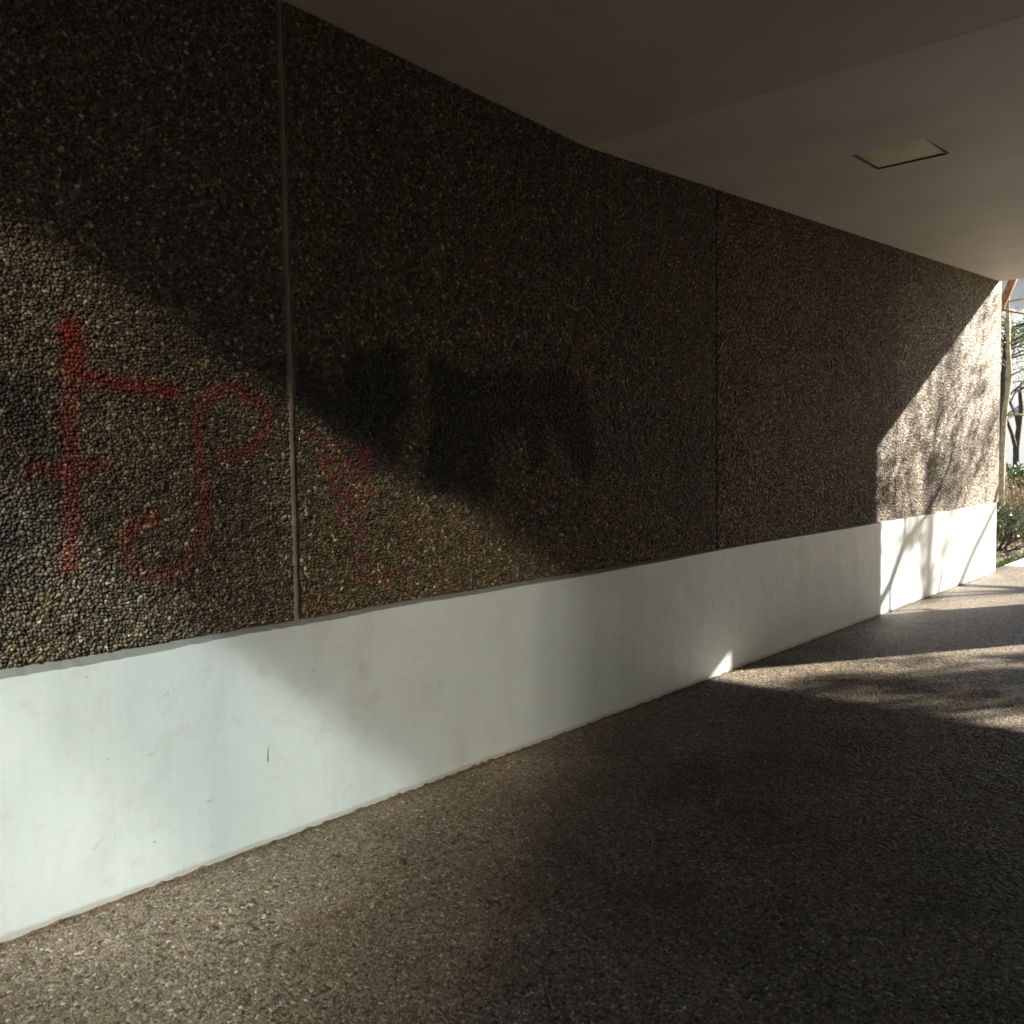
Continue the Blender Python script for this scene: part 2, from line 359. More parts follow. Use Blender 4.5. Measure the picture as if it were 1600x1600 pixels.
def pebble_panel(name, xs, zs, amp, bow_seed):
    X, Z = np.meshgrid(xs, zs, indexing='ij'); x = X.ravel(); z = Z.ravel()
    F1, F2, bi, bj = worley(x, z)
    gap = np.clip((F2-F1)/0.30, 0, 1); gap = gap*gap*(3-2*gap)
    dome = np.sqrt(np.clip(1-(F1*0.85)**2, 0, 1))
    h = amp*(gap*(0.55+0.45*dome)*(0.55+0.75*hgt[bi, bj]))
    h += 0.004*(fbm(x, z, 3.0, bow_seed)-.5)
    # panel edges sink back a little where the joints are
    c = colt[bi, bj]*np.array({1: (1, 1, 1), 2: (1.06, 1.0, .88), 3: (1.13, 1.01, .84), 4: (1.16, 1.02, .82)}[bow_seed])
    mort = np.array([.012,.010,.007])
    g3 = np.clip((F2-F1)/0.16, 0, 1)[:, None]
    c = mort*(1-g3)+c*g3
    up = (0.30+0.70*gap)[:, None]
    bx0, bx1 = x.min(), x.max()
    if bx0 < 5.0:
        n1 = fbm(x, z, 9, 5); n2 = vnoise(x, z, 70, 8)
        px = x+(n1-.5)*.06+(vnoise(x, z, 26, 12)-.5)*.035; pz = z+(vnoise(x, z, 11, 9)-.5)*.06+(vnoise(x, z, 24, 13)-.5)*.04
        mb = np.zeros(x.shape)
        for pts, w, s in BLACK:
            left = pts[0][0] < 2.15
            mb = 1-(1-mb)*(1-s*(.62 if left else 1)*stroke(px, pz, pts, w*(1.0 if left else 1.32), .026 if left else .015))
        mb = np.clip(mb*(0.72+0.5*n1), 0, .88)[:, None]
        c = c*(1-mb)+np.array([.011,.011,.0105])*mb
        mm = np.zeros(x.shape)
        for pts in MAG: mm = np.maximum(mm, stroke(x+(n1-.5)*.02, z, pts, .015, .005))
        mm = (mm*np.clip((n2-.25)*3.2, 0, 1)*.8)[:, None]*up
        c = c*(1-mm)+np.array([.20,.014,.045])*mm
        mr = np.zeros(x.shape)
        for pts, w, s in RED: mr = np.maximum(mr, s*stroke(x+(n1-.5)*.012, z+(n2-.5)*.006, pts, w, .0085))
        mr = np.clip(mr*(0.55+0.45*n2+.35*n1), 0, 1)[:, None]*up
        lum = (c.mean(axis=1)/.12)[:, None]
        c = c*(1-mr)+np.array([.20,.008,.006])*(0.65+.35*np.clip(lum, 0, 1.5))*mr
    me = bpy.data.meshes.new(name)
    nX, nZ = X.shape
    L = wall.location
    co = np.empty((x.size, 3), np.float32); co[:, 0] = x-L[0]; co[:, 1] = -h; co[:, 2] = z
    idx = np.arange(nX*nZ).reshape(nX, nZ)
    q = np.stack([idx[:-1, :-1], idx[1:, :-1], idx[1:, 1:], idx[:-1, 1:]], -1).reshape(-1, 4)
    me.vertices.add(x.size); me.vertices.foreach_set('co', co.ravel())
    me.loops.add(q.size); me.loops.foreach_set('vertex_index', q.ravel().astype(np.int32))
    me.polygons.add(len(q)); me.polygons.foreach_set('loop_start', np.arange(0, q.size, 4, dtype=np.int32))
    me.polygons.foreach_set('use_smooth', np.ones(len(q), bool))
    me.update(calc_edges=True)
    at = me.color_attributes.new('pebble', 'FLOAT_COLOR', 'POINT')
    rgba = np.ones((x.size, 4), np.float32); rgba[:, :3] = np.clip(c, 0, 1); at.data.foreach_set('color', rgba.ravel())
    me.materials.append(M_PEB)
    return link(bpy.data.objects.new(name, me), wall)
P0, P1, P2, P3, P4 = -1.24, 2.150, 5.545, 8.960, 12.50
BZ = 0.862
HJ = 0.013
zt = 3.60
xsA = np.concatenate([np.arange(P0+HJ, 0.80, .02), np.arange(0.80, P1-.021, .0032)])
pebble_panel('pebble_panel', xsA, np.arange(BZ, zt, .0032), .011, 1)
pebble_panel('pebble_panel', np.arange(P1+.021, P2-.009, .0036), np.arange(BZ, zt, .0036), .010, 2)
pebble_panel('pebble_panel', np.arange(P2+.009, P3-.002, .006), np.arange(BZ, zt, .0055), .010, 3)
pebble_panel('pebble_panel', np.arange(P3+.002, P4, .008), np.arange(BZ, zt+.1, .006), .010, 4)
# solid wall behind the pebble facing, its end face of plain concrete
MB().box(P0, 12.60, D+.016, D+.36, 0.0, 3.95).build('wall_core', M_EDGE, wall)
def strip(name, x, w, prot, mat, z0, z1, seed):
    r = random.Random(seed); mb = MB(); k = 5; zs = np.arange(z0, z1+.01, .035)
    for i, zz in enumerate(zs):
        ww = w*(1+.18*r.uniform(-1, 1)); off = r.uniform(-1, 1)*.0015
        for j in range(k):
            t = -1+2*j/(k-1)
            mb.v.append((x+off+t*ww/2, D+.010-prot*(1-t*t)*(1+.12*r.uniform(-1, 1)), float(zz)))
    for i in range(len(zs)-1):
        for j in range(k-1):
            a = i*k+j; mb.f.append((a, a+1, a+k+1, a+k))
    return mb.build(name, mat, wall, True)
strip('joint_bead', 2.150, .046, .017, M_SEAL, BZ-.01, 3.6, 1)
strip('joint_bead', 5.545, .024, .004, M_SEALD, BZ-.01, 3.6, 2)
strip('joint_bead', 12.50, .016, .003, M_SEALD, BZ-.01, 3.6, 4)
# smooth margin at the far edge
MB().box(12.51, 12.60, D-.004, D+.0155, BZ+.0, 3.7).build('edge_margin', M_MARG, wall)
# plinth: face slightly proud, with a hand-trowelled, uneven sloping top
def plinth():
    mb = MB(); xs = np.arange(-1.24, 12.401, .03); r = random.Random(5)
    prof = len(xs); rows = 7
    for i, x in enumerate(xs):
        near = max(0.0, min(1.0, (5.6-x)/3.0))
        wob = .004*math.sin(x*2.3)+.006*(r.random()-.5)*near+.005*math.sin(x*7.1+1)*near
        zt_ = BZ-.006-.024*near*(.65+.35*math.sin(x*1.7+.5))+wob*.6
        yb = D-.034+.002*math.sin(x*1.3)
        for (yy, zz) in ((yb, -.02), (yb, .02), (yb, .3), (yb, .6), (yb, zt_-.004), (yb+.003, zt_), (D+.012, BZ+.004+wob*.3)):
            mb.v.append((float(x), yy, zz))
    for i in range(prof-1):
        for j in range(rows-1):
            a = i*rows+j; mb.f.append((a, a+rows, a+rows+1, a+1))
    a = (prof-1)*rows; n = len(mb.v); mb.v += [(12.40, D+.03, -.02), (12.40, D+.03, BZ)]
    mb.f.append(tuple([a+j for j in range(rows)]+[n+1, n]))
    return mb.build('plinth', M_PLI, wall)
pl = plinth()
# crumbling seam of mortar and grit where the plinth meets the paving
def seam():
    mb = MB(); r = random.Random(9); x = .7; pts = []; rad = []
    while x < 12.4:
        pts.append((x, D-.037+r.uniform(-.003, .003), r.uniform(-.003, .003))); rad.append(max(.001, r.uniform(.0006, .008)*(1 if x < 5 else .7)))
        x += .022+.01*r.random()
    mb.tube(pts, rad, 5, .4)
    for _ in range(420):
        x = .8+11.5*r.random()**1.6; y = D-.04-abs(r.gauss(0, .018)); s = r.uniform(.002, .006)
        n = len(mb.v); p = [(x+r.uniform(-s, s), y+r.uniform(-s, s), r.uniform(0, s)) for _ in range(3)]+[(x, y, s*1.6)]
        mb.v += p; mb.f += [(n, n+1, n+3), (n+1, n+2, n+3), (n+2, n, n+3)]
    return mb.build('base_seam', M_RUST, wall)
seam()
# faint shoe prints and scratches on the painted base
def scuffs():
    M = simple('scuff', (.30,.30,.27), .8, 60, .3); mb = MB(); r = random.Random(12); y = D-.0375
    def dash(x, z, L, a, w):
        dx, dz = math.cos(a)*L/2, math.sin(a)*L/2; nx_, nz_ = -math.sin(a)*w/2, math.cos(a)*w/2; n = len(mb.v)
        mb.v += [(x-dx-nx_, y, z-dz-nz_), (x+dx-nx_*.5, y, z+dz-nz_*.5), (x+dx+nx_*.5, y, z+dz+nz_*.5), (x-dx+nx_, y, z-dz+nz_)]; mb.f.append((n, n+1, n+2, n+3))
    for (cx, cz, R_, tilt) in ((2.224,.603,.055,.5), (2.451,.602,.042,.3), (1.56,.661,.05,-.4)):
        for ring in (1.0, .72, .45):
            k = int(34*ring)
            for i in range(k):
                if r.random() < .45: continue
                a = 6.283*i/k; u, w = R_*ring*.62*math.cos(a), R_*ring*math.sin(a)
                dash(cx+u*math.cos(tilt)-w*math.sin(tilt), cz+u*math.sin(tilt)+w*math.cos(tilt), .006, a+1.57+tilt, .0016)
    for (x, z, L, a, w) in ((1.97,.36,.045,1.5,.004),(1.97,.335,.012,1.4,.007),(1.72,.245,.03,.1,.0025),(3.95,.33,.03,1.9,.006),(4.35,.52,.06,1.7,.003),(6.3,.45,.07,1.6,.006),(2.9,.45,.05,1.8,.003),(3.2,.70,.03,1.2,.002),(1.30,.22,.05,.7,.002),(1.5,.48,.03,.2,.002),(2.05,.50,.02,2.2,.002),(5.3,.40,.05,1.5,.004)):
        dash(x, z, L, a, w)
    for _ in range(60): dash(1+10*r.random()**1.4, r.uniform(.05,.8), r.uniform(.003,.012), r.uniform(0,3.1), r.uniform(.001,.003))
    return mb.build('scuff_marks', M, wall)
scuffs()

# ------------------------------------------------------------------ washed-aggregate surface of the passage floor
FC = 0.0098; FX0, FY0 = .6, D-2.9
fnx, fny = int(12.8/FC), int(3.1/FC)
fj = rng.random((fnx, fny, 2)); fa = rng.random((fnx, fny))*math.pi; fe = 1+.7*rng.random((fnx, fny)); fr = .7+.65*rng.random((fnx, fny))
fh = rng.random((fnx, fny)); fp = rng.random((fnx, fny)); ft = rng.random((fnx, fny))
fpal = np.array([(.140,.115,.082),(.115,.092,.065),(.17,.145,.108),(.07,.055,.040),(.13,.092,.056),(.27,.24,.19),(.115,.105,.088)])*1.2
fcol = fpal[np.clip(np.searchsorted(np.cumsum([.28,.24,.18,.10,.08,.05,.07]), fp), 0, 6)]*(.65+.7*ft[..., None])
def floor_patch(xs, ys, amp):
    X, Y = np.meshgrid(xs, ys, indexing='ij'); x = X.ravel(); y = Y.ravel()
    ci = np.floor((x-FX0)/FC).astype(int); cj = np.floor((y-FY0)/FC).astype(int)
    F1 = np.full(x.shape, 9.0); F2 = F1.copy(); bi = ci.copy(); bj = cj.copy()
    for a in (-1, 0, 1):
        for b in (-1, 0, 1):
            i = np.clip(ci+a, 0, fnx-1); j = np.clip(cj+b, 0, fny-1)
            dx = x-(FX0+(i+fj[i, j, 0]*.9+.05)*FC); dy = y-(FY0+(j+fj[i, j, 1]*.9+.05)*FC)
            c, s_ = np.cos(fa[i, j]), np.sin(fa[i, j]); e = fe[i, j]
            d = np.sqrt(((dx*c+dy*s_)/e**.5)**2+((-dx*s_+dy*c)*e**.5)**2)/(FC*fr[i, j])
            cl = d < F1; F2 = np.where(cl, F1, np.minimum(F2, d)); bi = np.where(cl, i, bi); bj = np.where(cl, j, bj); F1 = np.where(cl, d, F1)
    gap = np.clip((F2-F1)/.34, 0, 1); gap = gap*gap*(3-2*gap)
    miss = np.clip((fh[bi, bj]-.93)*30, 0, 1)                        # stones that have come out
    big = np.clip((vnoise(x, y, 38, 61)-.86)*14, 0, 1)                # larger pits
    h = amp*gap*(.55+.6*fh[bi, bj])*(1-miss)*(1-big)
    h += .0035*(fbm(x, y, 1.7, 71)-.5)
    c = fcol[bi, bj]; m = (1-np.clip((F2-F1)/.20, 0, 1))
    m = np.maximum(m, np.maximum(miss, big)*.9)[:, None]
    c = c*(1-m)+np.array([.020,.015,.011])*m
    # wear and dirt: broad blotches, rusty spots, a few gum spots, dirt along the wall
    f = fbm(x, y, 1.1, 81)[:, None]; c = c*(.72+.50*f)
    f2 = np.clip((fbm(x, y, 5.0, 85)-.66)*4, 0, .22)[:, None]; c = c*(1-f2)+np.array([.10,.06,.035])*f2
    f3 = np.clip((fbm(x+5, y+3, 2.6, 88)-.60)*4, 0, .45)[:, None]; c = c*(1-f3)+c*np.array([.55,.55,.55])*f3
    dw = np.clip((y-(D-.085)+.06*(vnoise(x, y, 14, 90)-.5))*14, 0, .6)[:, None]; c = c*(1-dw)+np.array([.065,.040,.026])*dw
    gr = np.random.default_rng(33)
    for _ in range(26):
        gx, gy, gs = gr.uniform(.9, 9), D-gr.uniform(.15, 2.5), gr.uniform(.008, .018)
        g = np.clip(1.4-np.hypot(x-gx, (y-gy)*gr.uniform(.8, 1.3))/gs, 0, 1)
        if g.max() > 0: c = c*(1-.75*g[:, None])+np.array([.035,.032,.028])*.75*g[:, None]; h = h*(1-.5*g)+.0025*g
    # saw-cut joints, only lightly marked
    wob = .012*(vnoise(x, y, 2.0, 95)-.5)
    for (v, off) in ((x, 1.765), (x, 1.262), (x, 9.1), (y, 1.105)):
        jn = .6*np.clip(1.6-np.abs(v+wob-off)/.0028, 0, 1)*np.clip((vnoise(x, y, 3.1, 97)-.18)*2.2, 0, .8)
        h -= .002*jn; c = c*(1-.6*jn[:, None])
    h[(Y == Y.min()).ravel()] = -.012
    if x.min() < 1: h[(X == X.min()).ravel()] = -.012
    me = bpy.data.meshes.new('path'); nX, nY = X.shape
    co = np.stack([x, y, h-.004], 1).astype(np.float32); idx = np.arange(nX*nY).reshape(nX, nY)
    q = np.stack([idx[:-1, :-1], idx[1:, :-1], idx[1:, 1:], idx[:-1, 1:]], -1).reshape(-1, 4)
    me.vertices.add(x.size); me.vertices.foreach_set('co', co.ravel())
    me.loops.add(q.size); me.loops.foreach_set('vertex_index', q.ravel().astype(np.int32))
    me.polygons.add(len(q)); me.polygons.foreach_set('loop_start', np.arange(0, q.size, 4, dtype=np.int32))
    me.polygons.foreach_set('use_smooth', np.ones(len(q), bool)); me.update(calc_edges=True)
    at = me.color_attributes.new('pebble', 'FLOAT_COLOR', 'POINT')
    rgba = np.ones((x.size, 4), np.float32); rgba[:, :3] = np.clip(c, 0, 1); at.data.foreach_set('color', rgba.ravel())
    me.materials.append(M_PEB); o = link(bpy.data.objects.new('path', me)); o['kind'] = 'structure'
floor_patch(np.linspace(.74, 3.30, 827), np.arange(D-2.75, D+.03, .0031), .0042)
floor_patch(np.linspace(3.30, 6.20, 581), np.arange(D-2.75, D+.03, .0046), .0042)
floor_patch(np.linspace(6.20, 13.15, 780), np.arange(D-2.75, D+.03, .0068), .0042)

# ------------------------------------------------------------------ overhanging building (roof of the passage)
SX0, SX1 = -1.235, 12.47
RY = D-6.25
over = empty('overhead_building', (5.6, D-3.8, 3.2), 'concrete building floor spanning the passage with a shallow folded soffit', 'building')
mb = MB()
LX0, LX1, LY0, LY1 = 5.50, 5.93, 1.76, 2.19      # recess of the ceiling light
xs = [SX0, 4.12, LX0, LX1, SX1]; ys = [RY-.3, LY0, LY1, D+.4]
for i in range(4):
    for j in range(3):
        if i == 2 and j == 1: continue
        a, b_, c_, d_ = xs[i], xs[i+1], ys[j], ys[j+1]
        mb.quad((a, c_, ceil_z(a)), (a, d_, ceil_z(a)), (b_, d_, ceil_z(b_)), (b_, c_, ceil_z(b_)))
for x in (SX0, SX1):
    mb.quad((x, ys[0], ceil_z(x)), (x, ys[-1], ceil_z(x)), (x, ys[-1], 3.95), (x, ys[0], 3.95))
mb.quad((SX0, ys[0], 3.95), (SX1, ys[0], 3.95), (SX1, ys[-1], 3.95), (SX0, ys[-1], 3.95))
z = ceil_z(5.7)+.06
mb.quad((LX0, LY0, z), (LX0, LY1, z), (LX1, LY1, z), (LX1, LY0, z))
for (a, b_) in (((LX0, LY0), (LX1, LY0)), ((LX1, LY0), (LX1, LY1)), ((LX1, LY1), (LX0, LY1)), ((LX0, LY1), (LX0, LY0))):
    mb.quad((*a, ceil_z(a[0])), (*b_, ceil_z(b_[0])), (*b_, z), (*a, z))
mb.build('soffit_slab', M_CEI, over)
MB().box(SX0+.15, SX1-.15, RY-.2, D+.3, 3.955, 4.75).build('upper_wall', M_CONC, over)
# ceiling light, set in the recess
lt = empty('ceiling_light', (5.715, 1.975, ceil_z(5.7)), 'square unlit light fitting with a yellowed cover set flush in the passage ceiling', 'ceiling light')
g = .005
zf = lambda x: ceil_z(x)+.006
fr = MB()
for (x0, x1, y0, y1) in ((LX0+g, LX1-g, LY0+g, LY0+g+.010), (LX0+g, LX1-g, LY1-g-.010, LY1-g), (LX0+g, LX0+g+.010, LY0+g+.0105, LY1-g-.0105), (LX1-g-.010, LX1-g, LY0+g+.0105, LY1-g-.0105)):
    fr.box(x0, x1, y0, y1, zf(5.7)-.004, zf(5.7)+.04)
fr.build('frame', M_METAL, lt)
le = MB(); a0, a1, b0, b1 = LX0+g+.011, LX1-g-.011, LY0+g+.011, LY1-g-.011; n = 8
for i in range(n+1):
    for j in range(n+1):
        u, w = i/n, j/n; sag = .006*math.sin(math.pi*u)*math.sin(math.pi*w)
        le.v.append((a0+(a1-a0)*u, b0+(b1-b0)*w, zf(5.7)+.004-sag))
for i in range(n):
    for j in range(n): q = i*(n+1)+j; le.f.append((q, q+1, q+n+2, q+n+1))
le.build('lens', M_LENS, lt, True)

# right side of the passage (out of the photograph's frame): pier and far wall
pier = empty('concrete_pier', (12.25, D-3.2, 0), 'broad concrete pier at the far mouth of the passage', 'pier')
MB().box(12.10, 12.40, D-3.98, D-2.41, 0, ceil_z(12.1)-.002).build('shaft', M_CONC, pier)
rw = empty('side_wall', (5.6, RY, 0), 'plain pebble wall along the other side of the passage', 'wall')
MB().box(SX0+.02, SX1-.3, RY-.28, RY, 0.5, 3.85).build('pebble_face', M_PEBP, rw)
MB().box(SX0, SX1-.3, RY-.25, RY+.03, 0, .497).build('plinth', M_CONC, rw)

# ------------------------------------------------------------------ glazed building behind the camera: its panes throw the low sun back into the passage
fac = empty('glazed_building', (-11.0, -5.5, 0), 'dark building with tilted open windows facing the passage from behind', 'building')
FX = -9.0
MB().box(FX-5, FX, -9.5, -1.6, 0, 14.0).build('wall', M_BRICK, fac)
def window(y0, y1, z0, z1, tilt, mat):
    """a pane hinged at its foot; tilt (degrees) swings its head outwards"""
    w = MB()
    for (a, b_, c_, d_) in ((y0, y1, z0-.05, z0), (y0, y1, z1, z1+.05), (y0-.05, y0, z0-.05, z1+.05), (y1, y1+.05, z0-.05, z1+.05)):
        w.box(FX+.003, FX+.05, a, b_, c_, d_)
    wo = w.build('window', M_METAL, fac)
    h = z1-z0-.02; o = math.sin(math.radians(tilt))*h; zz = z1-.01-math.cos(math.radians(tilt))*h
    p = MB(); p.quad((FX+.03, y0+.01, zz), (FX+.03, y1-.01, zz), (FX+.03+o, y1-.01, z1-.01), (FX+.03+o, y0+.01, z1-.01))
    me = p.build('pane', mat, fac); me.parent = wo
for (y0, y1) in ((-4.75, -3.55), (-3.4, -2.1)):
    window(y0, y1, 4.4, 7.9, 0, M_GLASS)
window(-5.25, -2.3, 8.4, 11.1, 7.0, M_GLASS2)
window(-6.05, -3.9, 11.5, 13.4, 11.5, M_GLASS3)

# ------------------------------------------------------------------ planting beyond the wall
def branch(mb, p, d, length, r, depth, tips, bend=.35, nseg=5, up=.1, spread=.7, kids=3, k=6):
    pts = [p.copy()]; rads = [r]; dd = d.normalized()
    for i in range(nseg):
        dd = (dd+Vector((random.gauss(0, bend), random.gauss(0, bend), random.gauss(0, bend)+up))*.35).normalized()
        pts.append(pts[-1]+dd*length/nseg); rads.append(r*(1-.55*(i+1)/nseg))
    mb.tube(pts, rads, k, .08)
    if depth == 0:
        tips.append((pts[-1], dd)); tips.append((pts[-2], dd)); return
    for c in range(kids):
        i = random.randint(max(1, nseg//2), nseg); q = pts[i]
        nd = (dd+Vector((random.gauss(0, spread), random.gauss(0, spread), random.gauss(0, spread*.7)+up))).normalized()
        branch(mb, q, nd, length*random.uniform(.55, .8), rads[i]*.7, depth-1, tips, bend, max(3, nseg-1), up, spread, kids, max(3, k-1))
def tree(name, loc, h, r, lean, depth, kids, leafn, leafs, lmat, bmat, label, cat, spread=.7, group=None, lspread=.35, up=.12):
    root = empty(name, loc, label, cat, group)
    tb = MB(); tips = []
    branch(tb, Vector(loc), Vector(lean), h*.42, r, depth, tips, .25, 7, up, spread, kids, 9)
    tb.build('trunk', bmat, root, True)
    if leafn:
        lb = MB()
        for (p, d) in tips:
            for _ in range(leafn):
                o = Vector((random.gauss(0, 1), random.gauss(0, 1), random.gauss(0, .8)))*lspread
                lb.leaf(p+o, Vector((random.uniform(-1,1), random.uniform(-1,1), random.uniform(-.6,.6))), leafs*random.uniform(.6, 1.3))
        lb.build('crown', lmat, root)
    return root
# trees standing in the sun's path to the right of the passage mouth: they dapple the wall end and the paving
def clump_tree(name, base, c, rad, n, csize, leafn, leafs, lmat, label, seed, r0=.12):
    """trunk, a limb to every foliage clump, clumps spread through an uneven crown with gaps between them"""
    random.seed(seed); root = empty(name, base, label, 'tree'); tb = MB(); lb = MB(); B = Vector(base); cc = Vector(c)
    top = Vector((c[0], c[1], c[2]+rad[2]*.6)); fork = B.lerp(Vector((c[0], c[1], c[2]-rad[2]*1.3)), .8)
    tb.tube([B, B.lerp(fork, .5)+Vector((.08,.05,0)), fork, fork.lerp(top, .5)+Vector((-.1,.08,0)), top], [r0, r0*.85, r0*.7, r0*.4, r0*.12], 8, .06)
    for i in range(n):
        while True:
            q = Vector((random.uniform(-1,1), random.uniform(-1,1), random.uniform(-1,1)))
            if .15 < q.length < 1: break
        p = cc+Vector((q.x*rad[0], q.y*rad[1], q.z*rad[2])); a = fork.lerp(top, random.uniform(0, .8))
        m = a.lerp(p, .5)+Vector((random.gauss(0,.12), random.gauss(0,.12), random.gauss(0,.1)))
        tb.tube([a, m, p], [.024, .015, .006], 5)
        cs = csize*random.uniform(.55, 1.5)
        for _ in range(3):
            e = p+Vector((random.gauss(0,1), random.gauss(0,1), random.gauss(0,.7)))*cs*1.3
            tb.tube([m.lerp(p, .6), p.lerp(e, .5), e], [.008,.006,.002], 3)
        for _ in range(int(leafn*(cs/csize)**1.5)):
            o = Vector((random.gauss(0,1), random.gauss(0,1), random.gauss(0,.65)))*cs*.62
            lb.leaf(p+o, Vector((random.uniform(-1,1), random.uniform(-1,1), random.uniform(-.6,.6))), leafs*random.uniform(.6,1.3), .5)
    tb.build('trunk', M_BARKB, root, True); lb.build('crown', lmat, root); return root
clump_tree('garden_tree', (20.9, -5.7, -.03), (20.7, -3.3, 7.0), (1.9, 1.7, 1.25), 34, .21, 46, .10, M_LEAFO, 'tree with loose pale foliage to the right beyond the passage mouth', 21)
clump_tree('garden_tree', (16.6, -5.9, -.03), (16.0, -4.45, 4.75), (.90, .82, 1.35), 92, .15, 46, .09, M_LEAFD, 'small dark leafy tree beyond the passage mouth, nearest the pier', 22, .09)
random.seed(23)
yt = empty('young_tree', (13.7, -.95, -.03), 'young tree with leaning limbs just outside the passage mouth behind the pier', 'tree')
tb = MB(); tips = []
tb.tube([(13.7,-.95,-.03),(13.72,-.95,1.0),(13.68,-.98,1.9),(13.75,-1.05,3.2),(13.9,-1.2,4.6),(14.0,-1.3,6.0)], [.085,.075,.065,.055,.04,.02], 9, .08)
LA = [(13.69,-.97,1.8),(13.25,-.3,2.15),(13.08,.05,2.36),(13.2,.2,2.5),(13.47,.2,2.66),(13.8,.2,2.97),(14.17,.2,3.13),(14.6,.22,3.26),(15.1,.3,3.6),(15.5,.3,4.1)]
LB = [(13.7,-.96,1.4),(14.5,-.4,1.75),(15.2,.05,2.1),(15.6,.2,2.36),(16.12,.2,2.7),(16.76,.2,3.04),(17.1,.2,3.22),(17.8,.1,3.8),(18.3,0,4.5)]
LC = [(13.25,-.3,2.15),(13.5,.15,2.25),(13.47,.2,2.66)]
tb.tube(LA, [.06,.056,.054,.052,.05,.045,.04,.034,.024,.012], 7, .1); tb.tube(LB, [.07,.068,.064,.06,.056,.052,.046,.034,.018], 7, .1); tb.tube(LC, [.032,.03,.026], 6, .1)
for (p, d, L) in ((LA[6],(.5,0,1),.9),(LA[7],(.2,.1,1),1.0),(LA[8],(1,0,.6),1.0),(LB[6],(.3,.1,1),1.0),(LB[7],(1,.1,.6),1.1),(LB[5],(.2,0,1),.8),(LA[5],(0,0,1),.8)):
    branch(tb, Vector(p), Vector(d), L, .013, 2, tips, .4, 5, .06, .6, 3, 4)
tb.build('trunk', M_BARKB, yt, True); lb = MB()
for (p, d) in tips:
    for _ in range(24): lb.leaf(p+Vector((random.gauss(0,.15), random.gauss(0,.15), random.gauss(0,.12))), Vector((random.uniform(-1,1), random.uniform(-1,1), random.uniform(-1,1))), .06*random.uniform(.6,1.3))
lb.build('crown', M_LEAFO, yt)
# unseen evergreen clumps added right of the path to block sky light
random.seed(24)
for k_, (x, y, h) in enumerate(((20.5, -13.5, 5.2), (17.5, -14.5, 4.6), (33, -16, 7.0))):
    rt = empty('sky_block_bush', (x, y, -.03), ('unseen dark evergreen bush added right of the path to block sky light, middle one', 'unseen dark evergreen bush added right of the path to block sky light, nearest the passage', 'unseen dark evergreen bush added right of the path to block sky light, farthest off')[k_], 'bush', 'bushes added to block sky light')
    lb = MB(); tb = MB().tube([(x,y,-.03),(x+.1,y,h*.5),(x,y,h*.9)], [.12,.08,.02], 7)
    for i in range(5000):
        a = random.random()*6.283; z = h*random.random()**.8; rr = 1.9*math.sqrt(random.random())*(1.05-(z/h)**3)
        lb.leaf(Vector((x+rr*math.cos(a), y+rr*math.sin(a), z+.1)), Vector((random.uniform(-1,1), random.uniform(-1,1), random.uniform(-1,1))), .2*random.uniform(.6,1.3), .5)
    tb.build('trunk', M_BARKB, rt); lb.build('crown', M_LEAFD, rt)
# ------------------------------------------------------------------ what shows past the wall's end
random.seed(31)
tr = empty('slender_tree', (17.2, 4.13, -.03), 'slender mossy tree trunk close behind the end of the wall', 'tree')
tb = MB()
tb.tube([(17.2,4.20,-.03),(17.2,4.20,.9),(17.2,4.19,1.5),(17.2,4.17,2.1),(17.2,4.10,2.75),(17.2,4.13,3.2),(17.2,4.15,4.0),(17.3,4.1,5.2),(17.4,4.2,6.5)], [.055,.05,.045,.045,.04,.036,.03,.02,.01], 9, .10)
tips = []
for (p, d, L) in (((17.2,4.10,2.75),(.1,-.9,.8),.8),((17.2,4.11,2.9),(0,.9,.7),.7),((17.2,4.15,4.0),(0,-.8,.5),1.1),((17.2,4.13,2.1),(0.1,-1,.1),.8),((17.25,4.12,4.6),(0,.8,.5),1.0),((17.2,4.14,3.3),(0,-1,.35),1.0)):
    branch(tb, Vector(p), Vector(d), L, .018, 2, tips, .4, 5, .02, .6, 3, 5)
tb.build('trunk', M_BARKG, tr, True)
tr2 = empty('pine_tree', (15.6, 4.9, -.03), 'tree with an orange brown limb crossing above the end of the wall', 'tree')
tb = MB()
tb.tube([(16.5,5.3,-.03),(16.5,5.25,1.5),(16.5,5.1,2.6),(16.5,4.72,3.2),(16.5,4.15,3.66),(16.5,3.86,4.35),(16.4,3.7,5.4),(16.5,3.3,6.6)], [.14,.12,.10,.085,.062,.058,.05,.03], 9, .08)
tips = []
for (p, d, L) in (((16.5,4.1,3.8),(.2,-1,-.15),.9),((16.5,3.86,4.35),(0,1,.3),1.2),((16.4,3.7,5.4),(0,-1,.3),1.4)):
    branch(tb, Vector(p), Vector(d), L, .02, 2, tips, .4, 5, .0, .6, 3, 5)
tb.build('trunk', M_BARKO, tr2, True)
